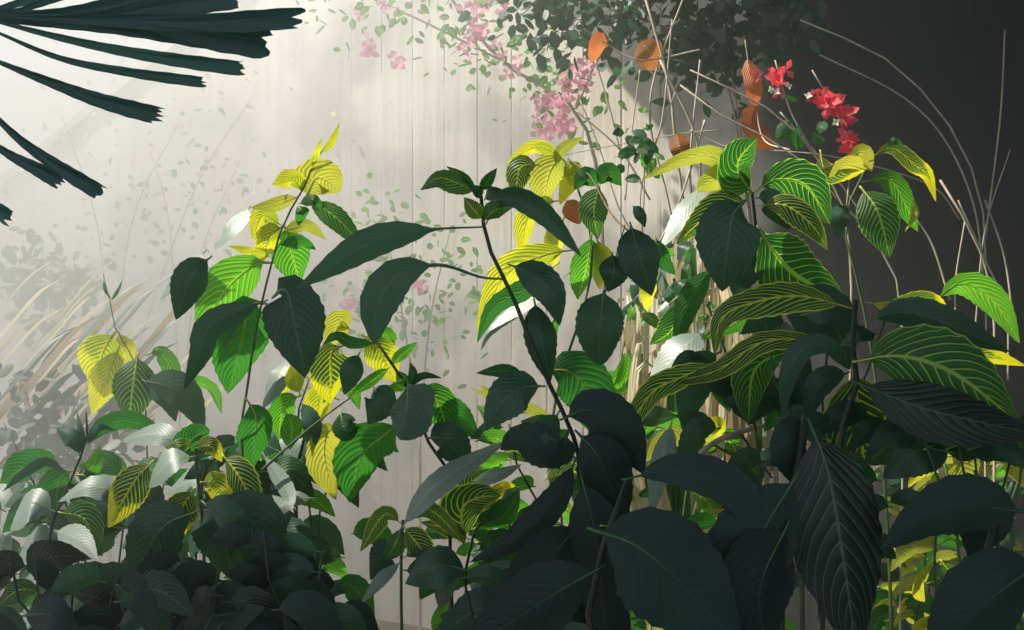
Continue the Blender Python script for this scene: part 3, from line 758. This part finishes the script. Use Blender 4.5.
for pts, w in [([(-10, 18), (100, 22), (190, 30), (268, 42)], 27), ([(-8, 16), (110, 20), (200, 22), (296, 17)], 17),
               ([(-8, 20), (80, 42), (160, 57), (240, 68)], 12), ([(-8, 30), (60, 58), (130, 72), (203, 82)], 9),
               ([(-6, 60), (50, 82), (100, 100), (157, 115)], 14), ([(-16, 105), (20, 140), (60, 168), (97, 191)], 12),
               ([(-20, 135), (10, 155), (35, 168), (60, 182)], 12), ([(-6, 14), (60, 14), (110, 6), (190, -14)], 22),
               ([(-6, 12), (70, 22), (150, 8), (240, -6)], 20), ([(-8, 10), (20, 2), (60, -14), (90, -30)], 15),
               ([(-12, 8), (0, -10), (20, -40)], 14), ([(-6, 8), (18, 10), (60, -4), (110, -20)], 10),
               ([(-30, 190), (-15, 200), (8, 218)], 12)]:
    segment(pts, w, 1.3, random.uniform(-.03, .05))

# ------------------------------------------------------------------ climbers on and before the wall
def wall_y(u): return 4.6 / (1 + .5 * (u - 512) / F)

def bract(parent, c, r, mat, n=3, florets=True):
    """a paper flower: three pointed bracts round a tiny cream floret"""
    V, Fc = [], []
    ax = Vector((random.uniform(-.6, .6), -1, random.uniform(-.4, .6))).normalized()
    a = ax.orthogonal().normalized(); b2 = ax.cross(a); ph = random.random() * 6
    for k in range(n):
        an = ph + k * 2 * math.pi / n; d = a * math.cos(an) + b2 * math.sin(an); s = ax.cross(d)
        q = len(V)
        V += [c, c + d * r * .55 + s * r * .42 + ax * r * .25, c + d * r * .6 + ax * r * .12, c + d * r * .55 - s * r * .42 + ax * r * .25, c + d * r * 1.1 + ax * r * .3]
        Fc += [(q, q + 1, q + 2), (q, q + 2, q + 3), (q + 1, q + 4, q + 2), (q + 2, q + 4, q + 3)]
    f = link_mesh('flower', V, Fc, mat, parent)
    return f

def small_leaf(parent, c, size, mat, lit=None):
    d = Vector((random.uniform(-1, 1), random.uniform(-.7, .5), random.uniform(-1, .4))).normalized()
    N = Vector((random.uniform(-.8, .8), -1, random.uniform(-.2, .9))).normalized()
    C = [c, c + d * size * .5 + Vector((0, 0, .04 * size)), c + d * size + Vector((0, 0, -.12 * size))]
    C, _ = even(C, 6)
    V, Fc, UV = leaf_mesh(C, size * .6, N, 'round', .15, 0, m=1)
    return link_mesh('leaf', V, Fc, mat, parent, UV)

def foliage_clump(parent, centers, count, size, mat, name='foliage'):
    """many small leaves nobody could count, as one part"""
    V, Fc, UV = [], [], []
    for i in range(count):
        c0, r = random.choice(centers)
        c = c0 + Vector((random.gauss(0, r), random.gauss(0, r * .4), random.gauss(0, r)))
        d = Vector((random.uniform(-1, 1), random.uniform(-.7, .5), random.uniform(-1, .5))).normalized()
        N = Vector((random.uniform(-1, .6), random.uniform(-1, -.1), random.uniform(-.2, 1))).normalized()
        sz = size * random.uniform(.6, 1.3)
        C, _ = even([c, c + d * sz * .5, c + d * sz + Vector((0, 0, -.1 * sz))], 4)
        v, f, u = leaf_mesh(C, sz * .6, N, 'round', .15, 0, m=1)
        q = len(V); V += v; UV += u; Fc += [tuple(k + q for k in ff) for ff in f]
    o = link_mesh(name, V, Fc, mat, parent, UV); o['kind'] = 'stuff'
    return o

# pink bougainvillea in the mist
t = thing('bougainvillea', 'pink flowering bougainvillea fading into the mist at top centre', 'climbing plant', (at(560, 300, 4.15).x, 4.15, 0))
base = t.location
def W3(u, v, y=4.15): return at(u, v, y) - base
tube('stem', [W3(430, -30), W3(500, 60), W3(575, 110), W3(600, 200), W3(600, 400), Vector((0, 0, -.02))], .006, .012, 'twig', t, n=24)
tube('branch', [W3(330, -20), W3(420, 20), W3(520, 70)], .004, .005, 'twig', t)
tube('branch', [W3(700, -40), W3(620, 20), W3(575, 110)], .004, .005, 'twig', t)
fl = [(548, 108, 26, 16), (560, 122, 18, 10), (566, 98, 14, 9), (580, 78, 20, 10), (592, 60, 12, 5), (545, 130, 10, 5), (480, 28, 24, 10), (468, 42, 16, 6), (500, 8, 18, 7),
      (396, 60, 14, 4), (365, 55, 14, 4), (380, 8, 24, 5), (515, 60, 14, 4), (420, 285, 10, 3), (350, 305, 12, 3)]
for u, v, r, n in fl:
    for _ in range(n): bract(t, W3(u + random.gauss(0, r * .45), v + random.gauss(0, r * .45), 4.15 + random.uniform(-.1, .1)), random.uniform(.024, .040), 'pink')
foliage_clump(t, [(W3(u, v), .10) for u, v in [(400, 10), (450, 30), (500, 50), (540, 75), (570, 95), (600, 120), (350, 0), (480, 60), (530, 40), (470, -10)]], 260, .045, 'lime')

# red bougainvillea at the dark side
t = thing('bougainvillea', 'red flowering bougainvillea sprig before the dark wall', 'climbing plant', (at(830, 300, 2.2).x, 2.2, 0))
base = t.location
tube('stem', [W3(690, 70, 2.2), W3(770, 110, 2.2), W3(810, 150, 2.2), W3(846, 220, 2.2), W3(850, 400, 2.2), Vector((0, 0, -.02))], .002, .006, 'twig', t, n=24)
tube('branch', [W3(775, 60, 2.2), W3(790, 110, 2.2), W3(812, 150, 2.2)], .0015, .002, 'twig', t)
tube('branch', [W3(812, 70, 2.2), W3(835, 110, 2.2), W3(850, 150, 2.2), W3(846, 215, 2.2)], .0015, .002, 'twig', t)
for u, v, n, r in [(776, 78, 5, .022), (760, 72, 1, .016), (778, 88, 2, .016), (832, 106, 6, .026), (842, 116, 5, .024), (822, 98, 3, .018), (816, 98, 2, .016), (852, 140, 4, .02), (850, 150, 4, .022), (846, 142, 2, .016)]:
    for _ in range(n): bract(t, W3(u + random.gauss(0, 3), v + random.gauss(0, 3), 2.2 + random.uniform(-.02, .02)), r, 'red')
for u, v in [(776, 92), (770, 90), (808, 96), (836, 122), (788, 86)]: bract(t, W3(u, v, 2.17), .009, 'white', 4)
for u, v in [(782, 100), (790, 120), (786, 135), (812, 140), (800, 125), (826, 130)]: small_leaf(t, W3(u, v, 2.2), .05, 'green')
# small leafy twig hanging at the lit wall's end
t = thing('bougainvillea', 'small green leafy sprig before the wall above the yellow leaves', 'climbing plant', (at(650, 300, 2.4).x, 2.4, 0))
base = t.location
tube('stem', [W3(628, 125, 2.4), W3(640, 150, 2.4), W3(646, 180, 2.4), W3(640, 260, 2.4), W3(650, 420, 2.4), Vector((0, 0, -.02))], .0015, .005, 'twig', t, n=20)
for _ in range(24): small_leaf(t, W3(640 + random.gauss(0, 9), 150 + random.gauss(0, 16), 2.4 + random.uniform(-.04, .04)), random.uniform(.03, .05), random.choice(['green', 'green', 'dark', 'lime']))

# dry leaves caught on the twigs
def dry(label, pts, w, mat, y, **k):
    b0 = at(*pts[0], y); t = thing('dry_leaf', label, 'dry leaf', tuple(b0)); leaf(t, pts, w, mat, y, rib=False, **k)
    o = t.children[0]
    # one mesh: keep it as a single top-level object
    o.parent = None; o.location = b0; tag(o, label, 'dry leaf'); o.name = 'dry_leaf'; bpy.data.objects.remove(t)
    o.name = 'dry_leaf'
dry('orange dry leaf, the left one of a pair hanging at top centre', [(604, 32), (600, 46), (594, 62)], 20, 'orange', 3.0, shape='round', lit='b')
dry('orange squarish dry leaf, the right one of a pair at top centre', [(640, 40), (650, 52), (660, 68)], 32, 'orange', 3.0, shape='round', lit='b')
dry('long curled orange dry leaf hanging near the red flowers', [(748, 60), (754, 85), (756, 108)], 18, 'orange', 2.5, shape='strap')
dry('brown dry leaf caught under the long orange one', [(756, 104), (752, 125), (774, 150)], 20, 'brown', 2.5, shape='strap')
dry('small brown dry leaf on the twigs above the yellow leaf', [(676, 132), (680, 148), (684, 164)], 20, 'brown', 2.4, shape='round')
dry('orange dry leaf fallen behind the central yellow leaves', [(566, 200), (572, 210), (580, 224)], 20, 'orange', 2.17, shape='round')
dry('orange dry leaf low in the green right of centre', [(778, 386), (780, 400), (778, 420)], 16, 'orange', 1.98, shape='round')
dry('orange dry leaf lying beside the sunlit branch', [(680, 436), (690, 446), (706, 444)], 22, 'orange', 2.2, shape='round')

# bare trailing stems
def vine(label, paths, name='vine', mat='vine', r=.0025, cat='vine', foot=None):
    u, v, y = foot or (*paths[0][0][-1], paths[0][1]); p = at(u, v, y)
    t = thing(name, label, cat, (p.x, p.y, 0)); b0 = t.location
    for i, (pts, y, *rr) in enumerate(paths):
        W = [at(a, c, q) - b0 for (a, c), q in zip(pts, y if isinstance(y, list) else [y] * len(pts))]
        if i == 0: W += [Vector((0, 0, W[-1].z * .5)), Vector((0, 0, -.02))]
        q = rr[0] if rr else r
        tube('stem', W, q * .7, q, mat, t, n=20, sides=5)
vine('tangle of pale bare stems where the lit wall turns dark',
     [([(640, -20), (668, 80), (676, 150), (690, 260), (700, 420)], 3.0, .006), ([(690, -20), (650, 100), (668, 200), (690, 300)], 3.0, .004), ([(660, 60), (700, 160), (680, 300), (690, 420)], 2.9, .005),
      ([(640, 70), (632, 130), (625, 200)], 2.9, .0025), ([(700, 60), (690, 170), (700, 250)], 2.9, .004), ([(676, 90), (640, 200), (668, 330)], 2.9, .003),
      ([(595, 60), (610, 110), (622, 160)], 2.9, .003), ([(580, 100), (600, 150), (622, 215), (655, 260)], 2.9, .0025), ([(575, 110), (620, 150), (650, 200)], 2.9, .003),
      ([(540, 160), (600, 148), (680, 134), (720, 130)], 2.8, .0018), ([(600, 40), (640, 60), (700, 50)], 3.0, .003), ([(655, 250), (680, 200), (705, 120)], 2.9, .004),
      ([(672, 20), (662, 120), (645, 170)], 2.9, .003), ([(690, 130), (720, 145), (745, 150)], 2.8, .003)])
vine('long pale stems arching over the dark wall at right',
     [([(800, 20), (880, 55), (930, 100), (968, 160), (985, 240)], 2.75, .0035), ([(820, 55), (900, 95), (945, 140), (975, 210), (985, 300)], 2.75, .003), ([(1005, 30), (1000, 120), (985, 240)], 2.75, .003), ([(770, 150), (840, 158), (930, 185), (960, 220)], 2.9, .0025)])
vine('cluster of thin hanging roots on the dark wall at right edge',
     [([(940, 180), (970, 230), (992, 290), (994, 380)], 2.3, .004), ([(958, 200), (985, 260), (1006, 310), (1008, 380)], 2.3, .003), ([(965, 220), (955, 290), (960, 360)], 2.3, .0025), ([(900, 200), (930, 240), (950, 300)], 2.3, .003), ([(985, 200), (1005, 260), (1015, 340)], 2.3, .003), ([(1010, 150), (985, 230), (975, 330)], 2.3, .002)])
vine('pale straight stem slanting down through the red flowers', [([(680, 85), (735, 125), (790, 150), (850, 215), (900, 300)], 2.3, .003), ([(780, 112), (830, 170), (880, 240)], 2.3, .0025), ([(745, 40), (750, 75), (756, 108), (764, 140), (790, 150)], [2.5, 2.5, 2.5, 2.45, 2.3], .002)], mat='vine')
t = thing('fallen_branch', 'bare sunlit branch lying across the leaves right of centre', 'branch', tuple(at(690, 466, 1.9)))
tube('branch', [at(688, 468, 1.9) - t.location, at(712, 444, 1.88) - t.location, at(740, 432, 1.88) - t.location, at(772, 424, 1.9) - t.location], .006, .0045, 'vine', t, n=16, sides=8)
tube('twig', [at(740, 432, 1.88) - t.location, at(755, 455, 1.88) - t.location, at(772, 478, 1.9) - t.location], .003, .002, 'bark', t)
tube('twig', [at(712, 444, 1.88) - t.location, at(740, 458, 1.9) - t.location, at(775, 462, 1.92) - t.location], .003, .002, 'bark', t)

# dry strappy clump behind the right hand shrub
t = shoot('dry_grass_clump', 'straw-coloured strappy clump behind the leaves right of centre', 'grass', 680, 2.7)
for i in range(95):
    u = random.uniform(625, 750); v = random.uniform(215, 330) if u > 665 else random.uniform(280, 360); u2 = 690 + (u - 690) * .5 + random.uniform(-15, 15)
    leaf(t, [(u2, 520), ((u + u2) / 2 + random.uniform(-10, 10), (v + 520) / 2), (u, v), (u + random.uniform(-22, 22), v + random.uniform(10, 45))], random.uniform(7, 14), random.choice(['straw', 'straw', 'green', 'straw', 'straw', 'straw']), 2.6 + random.uniform(-.15, .15), shape='strap', rib=False, lit=random.choice('bf'), tilt=.05, roll=None)

# twiggy shrubs in the mist
def misty(label, blobs, y, foot, cnt, mat, size, twigs, pink=()):
    t = shoot('background_shrub', label, 'shrub', foot, y); b0 = t.location
    for pts in twigs: tube('stem', [at(a, c, y) - b0 for a, c in pts], .002, .006, 'twig', t, n=14, sides=5)
    tube('stem', [at(*twigs[0][-1], y) - b0, Vector((0, 0, .5)), Vector((0, 0, -.02))], .006, .009, 'twig', t, n=10)
    foliage_clump(t, [(at(u, v, y) - b0, r / F * y) for u, v, r in blobs], cnt, size, mat)
    for u, v in pink: bract(t, at(u, v, y - .05) - b0, .035, 'pink')
misty('dim blue green shrub far back in the mist at left', [(45, 290, 22), (60, 310, 20), (30, 270, 16), (70, 280, 14)], 5.0, 50, 260, 'green', .07, [[(40, 240), (50, 300), (52, 420)], [(70, 260), (60, 320), (52, 420)]])
misty('fine-leaved shrub in the mist along the wall, left of centre', [(390, 290, 30), (430, 250, 30), (440, 330, 26), (380, 230, 26), (470, 290, 24), (340, 330, 30)], 4.3, 420, 300, 'lime', .04,
      [[(380, 210), (400, 300), (420, 430)], [(450, 230), (430, 320), (420, 430)], [(350, 300), (390, 370), (420, 430)]], [(418, 283), (422, 288), (352, 305)])
misty('faint shrub in the mist before the pale wall at left', [(150, 190, 34), (200, 160, 30), (240, 200, 30), (180, 250, 34), (120, 230, 26)], 4.95, 180, 130, 'lime', .04, [[(150, 150), (170, 230), (180, 420)], [(240, 160), (200, 260), (180, 420)]])
misty('grey green ground shrub in the mist by the left edge', [(20, 420, 30), (60, 440, 30), (30, 480, 30), (100, 440, 26)], 3.2, 40, 260, 'pale', .06, [[(20, 380), (35, 430), (40, 520)], [(80, 390), (60, 450), (40, 520)]])
misty('dark hanging foliage over the wall at top right of centre', [(540, 5, 22), (580, 15, 24), (620, 20, 26), (660, 10, 26), (700, 10, 30), (740, 30, 28), (720, 60, 22), (780, 10, 24), (690, 50, 16)], 3.5, 720, 900, 'dark', .055,
      [[(560, -40), (640, 20), (720, 60), (760, 300)], [(700, -40), (730, 60), (760, 300)]])

t = shoot('spray_streaks', 'pale arching blades standing in for streaks of spray at the left edge', 'grass', -10, 3.3)  # blades added in place of the pale spray streaks
for i in range(60):
    u = random.uniform(-60, 130); v = random.uniform(360, 520); L1 = random.uniform(40, 130)
    leaf(t, [(u, v), (u + L1 * .4, v - L1 * .45), (u + L1 * .75, v - L1 * .85), (u + L1 * 1.0, v - L1 * 1.0)], random.uniform(3, 6), random.choice(['straw', 'straw', 'pale']), 3.3 + random.uniform(-.15, .2), lit=random.choice('bfg'), tilt=.1, shape='strap', rib=False, name='blade')
stem(t, [(10, 440), (0, 520)], 3.3, .006, .002, 'twig')
misty('thin straw-coloured twiggy shrub in the mist before the far left of the wall', [(60, 130, 40), (150, 160, 50), (60, 220, 40), (230, 110, 50), (120, 300, 40), (250, 230, 50)], 4.9, 110, 300, 'straw', .035,
      [[(60, 110), (100, 240), (110, 430)], [(180, 120), (130, 230), (110, 430)], [(250, 100), (190, 200), (110, 430)]])
t = shoot('dry_grass_clump', 'nearer straw-coloured clump criss-crossed between the leaves right of centre', 'grass', 700, 2.2)
for i in range(60):
    u = random.uniform(635, 765); v = random.uniform(270, 420); a = random.uniform(-35, 35)
    leaf(t, [(700 + (u - 700) * .7 - a, 560), (u - a * .4, (v + 540) / 2), (u, v), (u + a + random.uniform(-12, 12), v + random.uniform(-10, 40))], random.uniform(4, 10), random.choice(['straw', 'straw', 'straw', 'green', 'straw']), 2.2 + random.uniform(-.12, .12), shape='strap', rib=False, lit=random.choice('bf'), tilt=.06, name='blade')
stem(t, [(700, 440), (700, 560)], 2.2, .005, .002, 'twig')

# small-leaved thicket filling the lit gaps right of centre
t = shoot('thicket_shrub', 'small-leaved sunlit thicket between the straw clump and the right-hand shrub', 'shrub', 720, 2.35)
for q in [[(640, 240), (670, 330), (700, 470)], [(700, 230), (705, 330), (712, 470)], [(760, 300), (740, 380), (715, 470)], [(650, 330), (690, 400), (705, 480)]]:
    stem(t, q, 2.35, .004, .0015, 'twig', ground=q[0][0] == 700)
for i in range(96):
    u = random.uniform(630, 790); v = random.uniform(235, 500)
    L1 = random.uniform(14, 30); a = random.uniform(.2, 2.9)
    leaf(t, [(u, v), (u + math.cos(a) * L1 * .5, v + math.sin(a) * L1 * .3), (u + math.cos(a) * L1, v + math.sin(a) * L1)], L1 * .5, random.choice(['green', 'lime', 'lime', 'straw', 'dark', 'pale']), 2.35 + random.uniform(-.15, .15), lit=random.choice('bbfg'))

# lit leaves glimpsed low at right, between the black ones
t = shoot('veined_shrub', 'yellow-leaved plant shining between two black leaves in the lower right', 'shrub', 930, 2.0)
stem(t, [(940, 440), (948, 480), (935, 540)], 2.0, .005, .002, 'stem')
for a in [([(966, 446), (935, 438), (904, 446)], 14, 'gold'), ([(945, 455), (962, 462), (970, 505)], 44, 'gold'), ([(945, 465), (925, 470), (908, 488)], 24, 'yellow'),
          ([(945, 480), (935, 498), (905, 500)], 18, 'lime'), ([(948, 478), (965, 500), (958, 520)], 26, 'yellow'), ([(940, 550), (915, 545), (890, 572)], 28, 'gold'),
          ([(940, 545), (960, 535), (985, 560)], 20, 'lime'), ([(940, 560), (955, 575), (975, 572)], 20, 'lime'), ([(935, 560), (920, 585), (925, 602)], 18, 'yellow'),
          ([(955, 446), (985, 440), (1015, 450)], 16, 'tip'), ([(1000, 470), (1015, 462), (1030, 490)], 26, 'gold')]:
    leaf(t, a[0], a[1], a[2], 2.0 + random.uniform(-.05, .05), lit='b')
t = shoot('veined_shrub', 'yellow and lime plant around the bare sunlit branch', 'shrub', 670, 2.05)
stem(t, [(690, 440), (688, 480), (680, 560)], 2.05, .005, .002, 'stem')
for a in [([(690, 445), (670, 440), (645, 462)], 26, 'gold'), ([(690, 450), (720, 428), (700, 420)], 20, 'yellow'), ([(690, 455), (725, 440), (742, 462)], 26, 'lime'),
          ([(688, 470), (660, 465), (640, 480)], 22, 'yellow'), ([(688, 490), (710, 505), (715, 535)], 24, 'lime'), ([(688, 520), (730, 520), (745, 540)], 20, 'yellow'),
          ([(730, 470), (742, 490), (740, 520)], 22, 'lime'), ([(690, 430), (660, 420), (640, 438)], 18, 'lime')]:
    leaf(t, a[0], a[1], a[2], 2.05 + random.uniform(-.05, .05), lit='b')
t = shoot('veined_shrub', 'pale yellow leafy plant behind the tall left shoot', 'shrub', 295, 2.15)
stem(t, [(312, 370), (300, 400), (296, 480)], 2.15, .005, .002, 'stem')
for a in [([(310, 372), (325, 362), (350, 372)], 20, 'yellow'), ([(308, 378), (290, 375), (270, 400)], 26, 'yellow'), ([(305, 385), (318, 400), (316, 430)], 28, 'gold'),
          ([(302, 395), (285, 405), (278, 440)], 24, 'lime'), ([(300, 410), (312, 430), (310, 470)], 26, 'yellow'), ([(300, 420), (290, 440), (292, 472)], 24, 'pale'),
          ([(310, 372), (300, 352), (282, 348)], 16, 'lime'), ([(312, 372), (345, 385), (360, 410)], 22, 'lime')]:
    leaf(t, a[0], a[1], a[2], 2.15 + random.uniform(-.05, .05), lit='g' if a[2] == 'pale' else 'b')
